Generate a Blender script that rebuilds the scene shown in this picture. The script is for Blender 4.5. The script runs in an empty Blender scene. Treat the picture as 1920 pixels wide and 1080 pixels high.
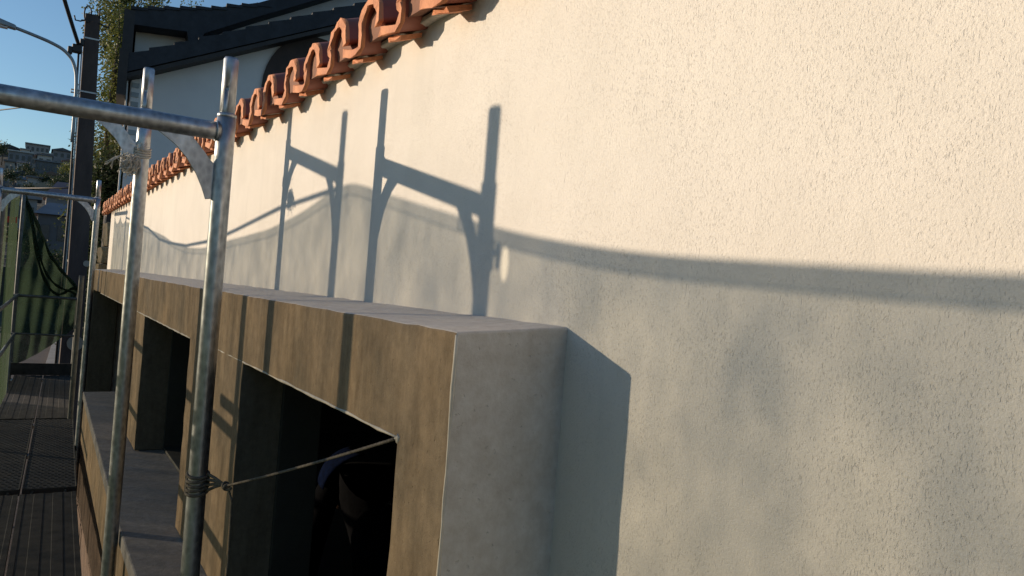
import bpy, bmesh, math, random
from mathutils import Vector, Matrix
random.seed(7)
sc = bpy.context.scene
COL = sc.collection

# ------------------------------------------------------------------ camera, sky, sun, exposure
# x = away from the street into the wall, y = along the wall, z = height above the camera's eye level
cam_d = bpy.data.cameras.new('camera')
cam = bpy.data.objects.new('camera', cam_d); COL.objects.link(cam)
cam_d.sensor_width = 36.0; cam_d.lens = 27.0; cam_d.clip_start = 0.02; cam_d.clip_end = 3000
cam.matrix_world = Matrix(((0.84416568, -0.06996656, -0.53149693, 0),
                           (-0.53055703, 0.03293924, -0.847009, 0),
                           (0.07676941, 0.99700536, -0.00931508, 0),
                           (0, 0, 0, 1)))
sc.camera = cam
SUN = Vector((1.0, -0.80, -0.195)).normalized()          # direction the light travels
w = bpy.data.worlds.new('World'); sc.world = w; w.use_nodes = True
nt = w.node_tree; nt.nodes.clear()
out = nt.nodes.new('ShaderNodeOutputWorld'); bg = nt.nodes.new('ShaderNodeBackground')
sky = nt.nodes.new('ShaderNodeTexSky'); sky.sky_type = 'NISHITA'; sky.sun_disc = False
sky.sun_elevation = math.asin(-SUN.z); sky.sun_rotation = math.atan2(-SUN.x, -SUN.y)
sky.air_density = 1.0; sky.dust_density = 0.38; sky.ozone_density = 3.0; sky.altitude = 100
bg.inputs['Strength'].default_value = 0.15
nt.links.new(sky.outputs[0], bg.inputs[0]); nt.links.new(bg.outputs[0], out.inputs[0])
sl = bpy.data.lights.new('sun', 'SUN'); sl.energy = 4.4; sl.angle = math.radians(0.55); sl.color = (1.0, 0.80, 0.58)
so = bpy.data.objects.new('sun', sl); COL.objects.link(so)
so.rotation_euler = SUN.to_track_quat('-Z', 'Y').to_euler(); so.location = (-6, 6, 4)
sc.view_settings.view_transform = 'Standard'; sc.view_settings.look = 'None'
sc.view_settings.exposure = 0.18; sc.view_settings.gamma = 1.0
sc.render.resolution_x = 1024; sc.render.resolution_y = 576

# ------------------------------------------------------------------ materials
def nodes(name):
    m = bpy.data.materials.new(name); m.use_nodes = True
    n = m.node_tree; b = n.nodes['Principled BSDF']
    return m, n, b
def N(n, t, **kw):
    x = n.nodes.new(t)
    for k, v in kw.items():
        if k.startswith('i_'): x.inputs[k[2:]].default_value = v
        else: setattr(x, k, v)
    return x
def coords(n, scale=(1, 1, 1), rot=(0, 0, 0)):
    tc = N(n, 'ShaderNodeTexCoord'); mp = N(n, 'ShaderNodeMapping')
    mp.inputs['Scale'].default_value = scale; mp.inputs['Rotation'].default_value = rot
    n.links.new(tc.outputs['Object'], mp.inputs['Vector']); return mp.outputs['Vector']
def noise(n, vec, scale, detail=4, rough=0.55):
    t = N(n, 'ShaderNodeTexNoise'); t.inputs['Scale'].default_value = scale
    t.inputs['Detail'].default_value = detail; t.inputs['Roughness'].default_value = rough
    n.links.new(vec, t.inputs['Vector']); return t.outputs['Fac']
def ramp(n, fac, stops):
    r = N(n, 'ShaderNodeValToRGB'); e = r.color_ramp.elements
    while len(e) < len(stops): e.new(0.5)
    for i, (p, c) in enumerate(stops):
        e[i].position = p; e[i].color = (c, c, c, 1) if not hasattr(c, '__len__') else (*c, 1)
    n.links.new(fac, r.inputs['Fac']); return r.outputs['Color']
def math_(n, op, a, b):
    m = N(n, 'ShaderNodeMath', operation=op)
    for i, v in enumerate((a, b)):
        if isinstance(v, (int, float)): m.inputs[i].default_value = v
        else: n.links.new(v, m.inputs[i])
    return m.outputs[0]
def mixc(n, fac, a, b, mode='MIX'):
    m = N(n, 'ShaderNodeMix', data_type='RGBA', blend_type=mode)
    def put(sock, v):
        if isinstance(v, (int, float)): sock.default_value = v
        elif hasattr(v, '__len__'): sock.default_value = (*v, 1)
        else: n.links.new(v, sock)
    put(m.inputs[0], fac); put(m.inputs[6], a); put(m.inputs[7], b); return m.outputs[2]
def bump(n, b, height, strength=0.5, dist=0.01):
    u = N(n, 'ShaderNodeBump'); u.inputs['Strength'].default_value = strength
    u.inputs['Distance'].default_value = dist
    n.links.new(height, u.inputs['Height']); n.links.new(u.outputs[0], b.inputs['Normal'])

def plain(name, c1, c2, scale=6, rough=0.8, metal=0.0, bs=0.3, bd=0.004, bscale=60, stretch=(1, 1, 1)):
    m, n, b = nodes(name)
    v = coords(n, stretch)
    f = noise(n, v, scale, 6, 0.6)
    n.links.new(ramp(n, f, [(0.32, c1), (0.68, c2)]), b.inputs['Base Color'])
    b.inputs['Roughness'].default_value = rough; b.inputs['Metallic'].default_value = metal
    if bs: bump(n, b, noise(n, v, bscale, 4), bs, bd)
    return m

def stucco():
    m, n, b = nodes('cream_stucco')
    v = coords(n)
    big = noise(n, v, 1.3, 5); med = noise(n, v, 7, 5)
    c = ramp(n, big, [(0.3, (0.65, 0.615, 0.565)), (0.7, (0.74, 0.70, 0.645))])
    c = mixc(n, 0.35, c, ramp(n, med, [(0.3, (0.61, 0.58, 0.53)), (0.7, (0.75, 0.715, 0.66))]))
    # faint drip stains, stretched down the wall
    drip = ramp(n, noise(n, coords(n, (1, 7, 0.7)), 1.6, 4), [(0.55, 0.0), (0.75, 1.0)])
    c = mixc(n, math_(n, 'MULTIPLY', drip, 0.42), c, (0.58, 0.56, 0.51))
    patch = ramp(n, noise(n, coords(n, (1, 1.2, .8)), .9, 3), [(0.50, 0.0), (0.56, 1.0)])
    c = mixc(n, math_(n, 'MULTIPLY', patch, 0.22), c, (0.76, 0.725, 0.675))
    n.links.new(c, b.inputs['Base Color']); b.inputs['Roughness'].default_value = 0.92
    b.inputs['Specular IOR Level'].default_value = 0.15
    grain = noise(n, v, 260, 5, 0.7); und = noise(n, v, 22, 4)
    s1 = noise(n, coords(n, (130, 500, 210), (math.radians(-22), 0, 0)), 1.0, 4, 0.55)
    s2 = noise(n, coords(n, (80, 300, 300)), 1.0, 3, 0.5)
    s3 = noise(n, coords(n, (30, 120, 22), (math.radians(-27), 0, 0)), 1.0, 3, 0.5)
    mask = ramp(n, noise(n, v, 4.5, 4), [(0.34, 0.3), (0.66, 1.0)])
    p1 = math_(n, 'MULTIPLY', ramp(n, s1, [(0.58, 0.0), (0.72, 1.0)]), mask)
    p2 = math_(n, 'MULTIPLY', ramp(n, s2, [(0.67, 0.0), (0.74, 1.0)]), mask)
    p3 = math_(n, 'MULTIPLY', ramp(n, s3, [(0.73, 0.0), (0.77, 1.0)]), 1.0)
    pits = math_(n, 'MAXIMUM', math_(n, 'MAXIMUM', p1, p2), p3)
    h = math_(n, 'SUBTRACT', math_(n, 'ADD', math_(n, 'MULTIPLY', grain, 0.6), math_(n, 'MULTIPLY', und, 0.7)), math_(n, 'MULTIPLY', pits, 0.35))
    bump(n, b, h, 0.85, 0.0027)
    return m
def cement(name, c1, c2, c3, streak=1.0):
    m, n, b = nodes(name)
    st = noise(n, coords(n, (26, 26, 4.5)), 1.0, 7, 0.7)
    fine = noise(n, coords(n), 38, 6, 0.7); big = noise(n, coords(n), 2.6, 4)
    c = ramp(n, st, [(0.3, c1), (0.68, c2)])
    c = mixc(n, ramp(n, big, [(0.40, 0.0), (0.72, 0.6)]), c, c3)
    c = mixc(n, 0.42, c, ramp(n, fine, [(0.3, 0.3), (0.7, 0.72)]), 'OVERLAY')
    n.links.new(c, b.inputs['Base Color']); b.inputs['Roughness'].default_value = 0.9
    b.inputs['Specular IOR Level'].default_value = 0.2
    g = noise(n, coords(n), 220, 4, 0.7)
    hol = ramp(n, noise(n, coords(n), 95, 2, .4), [(0.70, 0.0), (0.74, 1.0)])
    h = math_(n, 'SUBTRACT', math_(n, 'ADD', math_(n, 'MULTIPLY', g, 0.5), math_(n, 'MULTIPLY', fine, 0.7)), math_(n, 'MULTIPLY', hol, .8))
    bump(n, b, h, 0.65, 0.003)
    return m
def galvanised():
    m, n, b = nodes('galvanised_steel')
    v = coords(n, (1, 1, 0.6))
    sp = N(n, 'ShaderNodeTexVoronoi'); sp.inputs['Scale'].default_value = 70; n.links.new(v, sp.inputs['Vector'])
    f = noise(n, v, 18, 6, 0.7)
    c = ramp(n, f, [(0.3, (0.30, 0.32, 0.34)), (0.7, (0.46, 0.48, 0.50))])
    c = mixc(n, 0.3, c, sp.outputs['Distance'], 'OVERLAY')
    dirt = ramp(n, noise(n, v, 55, 5, 0.75), [(0.60, 0.0), (0.72, 0.8)])
    c = mixc(n, dirt, c, (0.55, 0.52, 0.46))
    n.links.new(c, b.inputs['Base Color'])
    mt = math_(n, 'SUBTRACT', 0.9, math_(n, 'MULTIPLY', dirt, 0.7)); n.links.new(mt, b.inputs['Metallic'])
    n.links.new(ramp(n, noise(n, v, 12, 4), [(0.3, 0.30), (0.7, 0.52)]), b.inputs['Roughness'])
    bump(n, b, noise(n, v, 90, 4), 0.18, 0.002)
    return m
def net_material(name, opaque, thr, hole=None, tlc=(0.13, 0.165, 0.105), sc_=(1, 1.4, 0.5)):
    m, n, b = nodes(name)
    tr = N(n, 'ShaderNodeBsdfTransparent'); df = N(n, 'ShaderNodeBsdfDiffuse'); tl = N(n, 'ShaderNodeBsdfTranslucent')
    f = noise(n, coords(n, (1, 1.6, 1.1)), 4.5, 4, 0.6)
    n.links.new(ramp(n, f, [(0.3, (0.016, 0.034, 0.022)), (0.7, (0.030, 0.055, 0.035))]), df.inputs['Color'])
    tl.inputs['Color'].default_value = (*tlc, 1); tr.inputs['Color'].default_value = (0.98, 1.0, 0.94, 1)
    m1 = N(n, 'ShaderNodeMixShader'); m1.inputs[0].default_value = 0.55
    n.links.new(df.outputs[0], m1.inputs[1]); n.links.new(tl.outputs[0], m1.inputs[2])
    m2 = N(n, 'ShaderNodeMixShader')
    fac = ramp(n, f, [(0.28, opaque), (0.74, thr)])
    if hole:
        tc = N(n, 'ShaderNodeTexCoord'); mp = N(n, 'ShaderNodeMapping')
        mp.inputs['Location'].default_value = [-hole[i] * hole[3 + i] for i in range(3)]
        mp.inputs['Scale'].default_value = hole[3:6]
        n.links.new(tc.outputs['Object'], mp.inputs['Vector'])
        ln = N(n, 'ShaderNodeVectorMath', operation='LENGTH'); n.links.new(mp.outputs[0], ln.inputs[0])
        fac = mixc(n, ramp(n, math_(n, 'MULTIPLY', ln.outputs['Value'], 0.5), [(0.49, 1.0), (0.5, 0.0)]), fac, (1, 1, 1))
    n.links.new(fac, m2.inputs[0])
    n.links.new(m1.outputs[0], m2.inputs[1]); n.links.new(tr.outputs[0], m2.inputs[2])
    o = [x for x in n.nodes if x.type == 'OUTPUT_MATERIAL'][0]
    n.links.new(m2.outputs[0], o.inputs['Surface'])
    return m

M = {}
M['stucco'] = stucco()
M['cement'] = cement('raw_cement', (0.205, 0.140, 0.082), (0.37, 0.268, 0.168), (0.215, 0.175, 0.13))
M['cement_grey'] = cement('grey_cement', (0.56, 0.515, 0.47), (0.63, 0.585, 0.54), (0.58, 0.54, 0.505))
M['cement_shade'] = cement('shaded_reveal_cement', (0.10, 0.085, 0.065), (0.17, 0.15, 0.12), (0.13, 0.115, 0.09))  # shade of reveals and undersides put into a darker cement colour
M['cement_sill'] = cement('dark_sill_cement', (0.20, 0.19, 0.185), (0.29, 0.275, 0.265), (0.16, 0.15, 0.145))  # darker grey than the surround's sides
M['bead'] = plain('pale_plaster_bead', (0.52, 0.47, 0.40), (0.66, 0.60, 0.52), 30)
M['steel'] = galvanised()
M['deck'] = plain('worn_deck_steel', (0.016, 0.016, 0.018), (0.05, 0.047, 0.045), 11, 0.85, 0.05, 0.4, 0.003, 120)
M['old_steel'] = plain('weathered_steel', (0.07, 0.075, 0.075), (0.15, 0.155, 0.15), 14, 0.55, 0.4, 0.3, 0.002, 90)
M['deck_grip'] = None
M['terra'] = plain('terracotta', (0.42, 0.15, 0.065), (0.68, 0.285, 0.13), 14, 0.75, 0, 0.6, 0.004, 110)
M['terra_glaze'] = plain('smooth_terracotta', (0.20, 0.058, 0.036), (0.30, 0.098, 0.06), 10, 0.55, 0, 0.2, 0.002, 60)
M['terra_fill'] = plain('terracotta_filler', (0.17, 0.075, 0.045), (0.24, 0.11, 0.068), 9, 0.85, 0, 0.3, 0.003, 80)
M['mortar'] = plain('bed_mortar', (0.40, 0.36, 0.30), (0.60, 0.54, 0.45), 16, 0.95, 0, 0.7, 0.006, 60)
M['dark_roof'] = plain('dark_slate_tile', (0.012, 0.014, 0.019), (0.028, 0.031, 0.040), 5, 0.75, 0, 0.3, 0.01, 20)
M['white_wall'] = plain('white_house_wall', (0.62, 0.60, 0.60), (0.70, 0.68, 0.67), 1.2, 0.9, 0, 0.2, 0.01, 30)
M['dark_trim'] = plain('dark_trim', (0.015, 0.012, 0.012), (0.03, 0.024, 0.022), 6, 0.6)
M['brown_dark'] = plain('dark_brown', (0.028, 0.016, 0.013), (0.05, 0.03, 0.024), 4, 0.7)
M['pole'] = plain('dark_pole', (0.045, 0.031, 0.028), (0.085, 0.06, 0.053), 5, 0.85, 0, 0.4, 0.01, 25, (1, 1, 0.3))  # plain dark reddish brown
M['lamp'] = plain('lamp_grey', (0.22, 0.24, 0.26), (0.32, 0.34, 0.35), 5, 0.5, 0.3)
M['cable'] = plain('black_cable', (0.012, 0.012, 0.014), (0.025, 0.025, 0.028), 20, 0.6)
M['band'] = plain('white_band', (0.5, 0.5, 0.5), (0.62, 0.62, 0.62), 20, 0.6)
M['rope'] = plain('grey_rope', (0.09, 0.075, 0.058), (0.20, 0.17, 0.135), 60, 0.95, 0, 0.6, 0.003, 300)
M['string'] = plain('frayed_string', (0.36, 0.34, 0.29), (0.60, 0.57, 0.50), 60, 0.9, 0, 0)
M['stone'] = plain('rough_stone', (0.30, 0.21, 0.115), (0.52, 0.38, 0.22), 7, 0.95, 0, 1.0, 0.03, 18)
M['plinth'] = plain('brown_stone', (0.055, 0.032, 0.02), (0.12, 0.072, 0.045), 8, 0.9, 0, 0.8, 0.01, 30)
M['asphalt'] = plain('street_ground', (0.045, 0.034, 0.03), (0.085, 0.062, 0.052), 0.6, 0.95, 0, 0.5, 0.02, 12)
M['kerb'] = plain('kerb_stone', (0.26, 0.22, 0.18), (0.38, 0.33, 0.27), 3, 0.9)
M['hill'] = plain('scrub', (0.018, 0.022, 0.016), (0.05, 0.048, 0.036), 0.06, 1.0, 0, 0.8, 1.0, 0.4)
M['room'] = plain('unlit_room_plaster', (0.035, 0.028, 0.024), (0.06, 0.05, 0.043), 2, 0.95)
M['frame'] = plain('dark_window_frame', (0.022, 0.025, 0.023), (0.035, 0.038, 0.035), 6, 0.7)
M['net'] = net_material('green_debris_net', 0.18, 0.52, (-0.357, 2.115, 0.274, 4, 80, 30))
M['net_hem'] = net_material('net_hem', 0.10, 0.20)
M['net_thick'] = net_material('bunched_net', 0.02, 0.22, None, (0.035, 0.055, 0.035))
M['net_strip'] = net_material('dusty_green_net', 0.12, 0.30, None, (0.07, 0.10, 0.06))
M['net_cord'] = net_material('thin_hem', 0.22, 0.40)
M['skin'] = plain('skin', (0.16, 0.085, 0.06), (0.22, 0.12, 0.08), 12, 0.6, 0, 0)
M['hair'] = plain('dark_hair', (0.012, 0.009, 0.008), (0.02, 0.016, 0.014), 40, 0.7)
M['black_cloth'] = plain('black_shirt', (0.006, 0.006, 0.008), (0.012, 0.012, 0.015), 12, 0.95)
M['blue_cloth'] = plain('blue_print', (0.002, 0.005, 0.02), (0.005, 0.014, 0.06), 45, 0.95)
for k_ in ('black_cloth', 'blue_cloth'): M[k_].node_tree.nodes['Principled BSDF'].inputs['Specular IOR Level'].default_value = 0.05
M['jeans'] = plain('dark_trousers', (0.012, 0.016, 0.03), (0.02, 0.026, 0.045), 20, 0.9)
M['bark'] = plain('bark', (0.06, 0.045, 0.032), (0.12, 0.09, 0.065), 8, 0.95)
M['red_tag'] = plain('red_tag', (0.5, 0.03, 0.02), (0.6, 0.05, 0.03), 8, 0.7)
M['pane'] = plain('window_dark', (0.015, 0.018, 0.025), (0.03, 0.035, 0.045), 1, 0.25, 0, 0)
def leafmat(name, a, b_):
    m, n, b = nodes(name)
    oi = N(n, 'ShaderNodeTexCoord'); f = noise(n, oi.outputs['Object'], 2.3, 3)
    c = ramp(n, f, [(0.3, a), (0.7, b_)])
    n.links.new(c, b.inputs['Base Color']); b.inputs['Roughness'].default_value = 0.6
    tl = N(n, 'ShaderNodeBsdfTranslucent'); n.links.new(c, tl.inputs['Color'])
    mx = N(n, 'ShaderNodeMixShader'); mx.inputs[0].default_value = 0.35
    o = [x for x in n.nodes if x.type == 'OUTPUT_MATERIAL'][0]
    n.links.new(b.outputs[0], mx.inputs[1]); n.links.new(tl.outputs[0], mx.inputs[2]); n.links.new(mx.outputs[0], o.inputs['Surface'])
    return m
M['leaf'] = leafmat('poplar_leaf', (0.085, 0.11, 0.022), (0.20, 0.21, 0.055))
M['leaf_dark'] = leafmat('dark_leaf', (0.018, 0.032, 0.012), (0.05, 0.07, 0.025))
def grip():
    m, n, b = nodes('perforated_deck_steel')
    f = noise(n, coords(n), 9, 5); n.links.new(ramp(n, f, [(0.3, (0.028, 0.028, 0.03)), (0.7, (0.055, 0.053, 0.052))]), b.inputs['Base Color'])
    b.inputs['Roughness'].default_value = 0.8; b.inputs['Metallic'].default_value = 0.1
    return m
M['deck_grip'] = grip()

# ------------------------------------------------------------------ helpers
def obj(name, bm, mat, parent=None, smooth=False, label=None, cat=None, group=None, kind=None, bevel=0):
    if isinstance(bm, bpy.types.Mesh): me = bm
    else:
        me = bpy.data.meshes.new(name); bmesh.ops.recalc_face_normals(bm, faces=bm.faces); bm.to_mesh(me); bm.free()
    if not me.materials:
        for k in (mat if isinstance(mat, (list, tuple)) else [mat]): me.materials.append(M[k])
    if smooth:
        for p in me.polygons: p.use_smooth = True
    o = bpy.data.objects.new(name, me); COL.objects.link(o)
    if parent is not None: o.parent = parent; o.matrix_parent_inverse = Matrix.Translation(-world_loc(parent))
    if bevel:
        b = o.modifiers.new('bevel', 'BEVEL'); b.width = bevel; b.segments = 2; b.limit_method = 'ANGLE'; b.angle_limit = math.radians(35)
    tag(o, label, cat, group, kind); return o
def world_loc(o):
    v = Vector(o.location)
    while o.parent is not None:
        v = v + o.matrix_parent_inverse.translation; o = o.parent; v = v + Vector(o.location)
    return v
def tag(o, label=None, cat=None, group=None, kind=None):
    if label: o['label'] = label
    if cat: o['category'] = cat
    if group: o['group'] = group
    if kind: o['kind'] = kind
def thing(name, loc, label, cat, group=None):
    o = bpy.data.objects.new(name, None); COL.objects.link(o); o.location = loc; o.empty_display_size = 0.1
    tag(o, label, cat, group); return o
def B(): return bmesh.new()
def box(bm, x0, x1, y0, y1, z0, z1):
    v = [bm.verts.new((x, y, z)) for x in (x0, x1) for y in (y0, y1) for z in (z0, z1)]
    for f in ((0, 1, 3, 2), (4, 6, 7, 5), (0, 4, 5, 1), (2, 3, 7, 6), (0, 2, 6, 4), (1, 5, 7, 3)):
        bm.faces.new([v[i] for i in f])
    return bm
def hexa(bm, bot, top):
    a = [bm.verts.new(p) for p in bot]; b = [bm.verts.new(p) for p in top]
    n = len(a)
    bm.faces.new(a[::-1]); bm.faces.new(b)
    for i in range(n): bm.faces.new((a[i], a[(i + 1) % n], b[(i + 1) % n], b[i]))
    return bm
def sweep(bm, pts, r, seg=10, caps=True):
    pts = [Vector(p) for p in pts]; rings = []
    prev = None
    for i, p in enumerate(pts):
        d = (pts[min(i + 1, len(pts) - 1)] - pts[max(i - 1, 0)])
        d = d.normalized() if d.length > 1e-9 else Vector((0, 0, 1))
        if prev is None:
            a = Vector((0, 0, 1)) if abs(d.z) < 0.9 else Vector((1, 0, 0))
            u = d.cross(a).normalized()
        else:
            u = (prev - d * prev.dot(d)); u = u.normalized() if u.length > 1e-6 else d.orthogonal().normalized()
        prev = u; v = d.cross(u)
        rr = r[i] if hasattr(r, '__len__') else r
        rings.append([bm.verts.new(p + (u * math.cos(2 * math.pi * k / seg) + v * math.sin(2 * math.pi * k / seg)) * rr) for k in range(seg)])
    for a, b in zip(rings, rings[1:]):
        for k in range(seg): bm.faces.new((a[k], a[(k + 1) % seg], b[(k + 1) % seg], b[k])).smooth = True
    if caps: bm.faces.new(rings[0][::-1]); bm.faces.new(rings[-1])
    return bm
def prism_xz(bm, poly, y0, y1):
    return hexa(bm, [(x, y0, z) for x, z in poly], [(x, y1, z) for x, z in poly])
def grid_wall(ys, zs, holes, xf, xb, top_back=None):
    bm = B(); V = {}
    def v(i, j, b):
        k = (i, j, b)
        if k not in V:
            z = zs[j]
            if b and top_back is not None and j == len(zs) - 1: z = top_back
            V[k] = bm.verts.new((xb if b else xf, ys[i], z))
        return V[k]
    def solid(i, j):
        if not (0 <= i < len(ys) - 1 and 0 <= j < len(zs) - 1): return False
        cy, cz = (ys[i] + ys[i + 1]) / 2, (zs[j] + zs[j + 1]) / 2
        return not any(a < cy < b and c < cz < d for a, b, c, d in holes)
    for i in range(len(ys) - 1):
        for j in range(len(zs) - 1):
            if not solid(i, j): continue
            for b in (0, 1): bm.faces.new((v(i, j, b), v(i + 1, j, b), v(i + 1, j + 1, b), v(i, j + 1, b)))
            for di, dj, e in ((-1, 0, ((i, j), (i, j + 1))), (1, 0, ((i + 1, j), (i + 1, j + 1))), (0, -1, ((i, j), (i + 1, j))), (0, 1, ((i, j + 1), (i + 1, j + 1)))):
                if not solid(i + di, j + dj):
                    (a, b2), (c, d2) = e
                    bm.faces.new((v(a, b2, 0), v(c, d2, 0), v(c, d2, 1), v(a, b2, 1)))
    return bm
def cat(p0, p1, n, sag):
    p0, p1 = Vector(p0), Vector(p1)
    return [p0.lerp(p1, i / n) - Vector((0, 0, sag * 4 * (i / n) * (1 - i / n))) for i in range(n + 1)]

# ------------------------------------------------------------------ ground, hill
G = -3.7
bm = B(); box(bm, -900, 900, -60, 1500, G - 0.5, G)
obj('street_ground', bm, 'asphalt', kind='structure')
prof = [(44, G - .05), (56, -2.2), (70, -0.2), (90, 3.0), (110, 5.2), (150, 10.3), (180, 13.4), (200, 15.3), (240, 20.2), (262, 23.5), (300, 32.3), (335, 33.6), (420, 33), (600, 28)]
bm = B(); rows = []
xs = [-260, -160, -90, -50, -30, -20, -12, -8, -4, 0, 4, 8, 12, 20, 35, 60, 100, 180, 260]
for y, z in prof:
    rows.append([bm.verts.new((x, y, z + (0 if z < G else (math.sin(x * .13 + y * .05) * .5 + math.sin(x * .031) * 2.0 * (y / 300)) - abs(x) * .01 * (y / 300)))) for x in xs])
for a, b in zip(rows, rows[1:]):
    for i in range(len(xs) - 1): bm.faces.new((a[i], a[i + 1], b[i + 1], b[i]))
obj('hill', bm, 'hill', kind='structure', smooth=True)
def ground_z(y):
    for (a, za), (b, zb) in zip(prof, prof[1:]):
        if a <= y <= b: return za + (zb - za) * (y - a) / (b - a)
    return G

# kerb beside the street
kb = thing('kerb', (0.9, 36, G), 'pale stone kerb strip running along the shaded street below the netting', 'kerb')
for i in range(10):
    y0 = 29.5 + i * 1.6; xo = 0.62 + (y0 - 29.5) * .045
    bm = B(); hexa(bm, [(xo, y0, G), (xo + .28, y0, G), (xo + .35, y0 + 1.57, G), (xo + .07, y0 + 1.57, G)], [(xo, y0, G + .13), (xo + .28, y0, G + .13), (xo + .35, y0 + 1.57, G + .13), (xo + .07, y0 + 1.57, G + .13)])
    obj('kerb_stone', bm, 'kerb', kb)

# ------------------------------------------------------------------ the rendered building
XW = 0.75
bld = thing('low_building', (XW, 3, G), 'long low building with cream scratched stucco, cement window surround and red tile eave', 'building')
HOLES = [(1.20, 2.32, -0.97, -0.258), (3.10, 4.46, -0.97, -0.258), (5.30, 8.45, -1.95, -0.258)]
WH = [(a - .08, b + .08, c - .08, d + .08) for a, b, c, d in HOLES]; ys = sorted({-4, 10.0} | {h[0] for h in WH} | {h[1] for h in WH}); zs = [G, -2.03, -1.05, -0.178, 0.62]
obj('wall', grid_wall(ys, zs, WH, XW, .81), 'stucco', bld)
# interior, lit only by the openings, its dimness also put into the plaster colour
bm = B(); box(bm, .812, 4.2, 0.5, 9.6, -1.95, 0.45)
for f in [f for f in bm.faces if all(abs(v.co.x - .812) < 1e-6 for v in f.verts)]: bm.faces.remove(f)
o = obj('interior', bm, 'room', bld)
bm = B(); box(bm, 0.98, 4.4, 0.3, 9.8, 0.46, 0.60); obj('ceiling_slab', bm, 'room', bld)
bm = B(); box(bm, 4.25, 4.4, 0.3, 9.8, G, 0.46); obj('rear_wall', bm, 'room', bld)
# projecting cement surround in sections
def refine(vals, step):
    out_ = []
    for p, q in zip(vals, vals[1:]):
        k = max(1, int(math.ceil((q - p) / step))); out_ += [p + (q - p) * i / k for i in range(k)]
    return out_ + [vals[-1]]
def rough_edges(bm, amp=.0013):
    rnd = random.Random(17)
    for v in bm.verts:
        ns = [f.normal for f in v.link_faces]
        if any(a.dot(b) < .5 for a in ns for b in ns): v.co += Vector((rnd.uniform(-amp, amp), rnd.uniform(-amp, amp) * .6, rnd.uniform(-amp, amp)))
def section(y0, y1, xf, holes, zb=-0.97, mat='cement'):
    ys = sorted({y0, y1} | {h[0] for h in holes if h[0] > y0} | {h[1] for h in holes if h[1] < y1})
    bm = grid_wall(refine(ys, .06), refine([zb, -0.257, -0.061], .06), holes, xf, XW + .004, -0.045)
    bmesh.ops.recalc_face_normals(bm, faces=bm.faces)
    for f in bm.faces:
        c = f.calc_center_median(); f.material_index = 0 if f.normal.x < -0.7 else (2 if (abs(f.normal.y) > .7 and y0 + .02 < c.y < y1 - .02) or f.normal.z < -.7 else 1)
    rough_edges(bm)
    return obj('window_surround', bm, ['cement', 'cement_grey', 'cement_shade'], bld, bevel=.004)
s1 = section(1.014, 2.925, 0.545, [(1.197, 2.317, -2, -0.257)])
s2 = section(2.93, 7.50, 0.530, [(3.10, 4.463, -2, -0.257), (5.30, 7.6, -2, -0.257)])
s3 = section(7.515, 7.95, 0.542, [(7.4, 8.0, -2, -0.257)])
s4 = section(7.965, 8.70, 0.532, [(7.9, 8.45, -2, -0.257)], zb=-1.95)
# pale corner beads along the arrises
def bead(pts, par, r=.0035):
    P = []
    for a, b in zip(pts, pts[1:]):
        n = max(2, int((Vector(b) - Vector(a)).length / .04))
        for i in range(n): P.append(Vector(a).lerp(Vector(b), i / n) + Vector((random.uniform(-.0008, .0008), random.uniform(-.0008, .0008), random.uniform(-.0008, .0008))))
    P.append(Vector(pts[-1]))
    obj('corner_bead', sweep(B(), P, [r * random.uniform(.6, 1.15) for _ in P], 6), 'bead', par)
bead([(.546, 1.197, -.2555), (.546, 2.317, -.2555)], s1); bead([(.547, 1.016, -.97), (.547, 1.016, -.066)], s1, .0032)
bead([(.547, 1.2, -.256), (.547, 1.196, -.262), (.547, 1.19, -.25)], s1, .006)
bead([(.531, 3.1, -.2555), (.531, 7.5, -.2555)], s2)
bead([(.547, 2.32, -.2555), (.547, 2.92, -.2555)], s1, .0028)
# window frames at the back of each reveal
for (a, b, c, d) in HOLES[:2]:
    t = .018
    bm = B()
    for q in ((a, a + t, c, d), (b - t, b, c, d), (a + t, b - t, d - t, d), (a + t, b - t, c, c + t)):
        box(bm, .668, .79, q[0], q[1], q[2] + .001, q[3] - .001)
    obj('window_frame', bm, 'frame', bld, bevel=.003)
# deep shelf sill under the windows
bm = B(); SA = [(.350, 0.9), (.350, 2.6), (.402, 6.58)]
hexa(bm, [(.350, .95, -1.03), (.346, 3.2, -1.03), (.402, 6.6, -1.03), (.74, 6.6, -1.03), (.74, .95, -1.03)],
         [(.350, .95, -.975), (.346, 3.2, -.975), (.402, 6.6, -.975), (.74, 6.6, -.971), (.74, .95, -.971)])
sill = obj('sill', bm, 'cement_sill', bld, bevel=.006)
ap = thing_ap = obj('apron', hexa(B(), [(.385, 1.0, -1.33), (.385, 3.2, -1.33), (.43, 6.58, -1.33), (.73, 6.58, -1.33), (.73, 1.0, -1.33)], [(.385, 1.0, -1.031), (.385, 3.2, -1.031), (.43, 6.58, -1.031), (.73, 6.58, -1.031), (.73, 1.0, -1.031)]), 'cement_grey', bld)
yy = 1.0
for i in range(8):
    y0, y1 = yy, yy + .69; yy += .697
    fx = lambda y: (.365 if y < 3.2 else .365 + (y - 3.2) * .0133)
    hx = [(fx(y0), y0), (fx(y1), y1), (fx(y1) + .018, y1), (fx(y0) + .018, y0)]
    obj('panel', hexa(B(), [(x, y, -1.335) for x, y in hx], [(x, y, -1.034) for x, y in hx]), 'cement', ap, bevel=.004)
# brown stone plinth in courses
pl = obj('plinth', box(B(), .52, .749, .9, 8.7, G, -1.34), 'plinth', bld)
for r in range(6):
    z0 = -1.36 - (r + 1) * .385; y = 1.6 - (r % 2) * .35
    while y < 8.4:
        L = random.uniform(.55, .85)
        obj('stone_block', box(B(), .50 - random.uniform(0, .006), .522, y, y + L - .012, z0, z0 + .373), 'plinth', pl, bevel=.006); y += L

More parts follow.
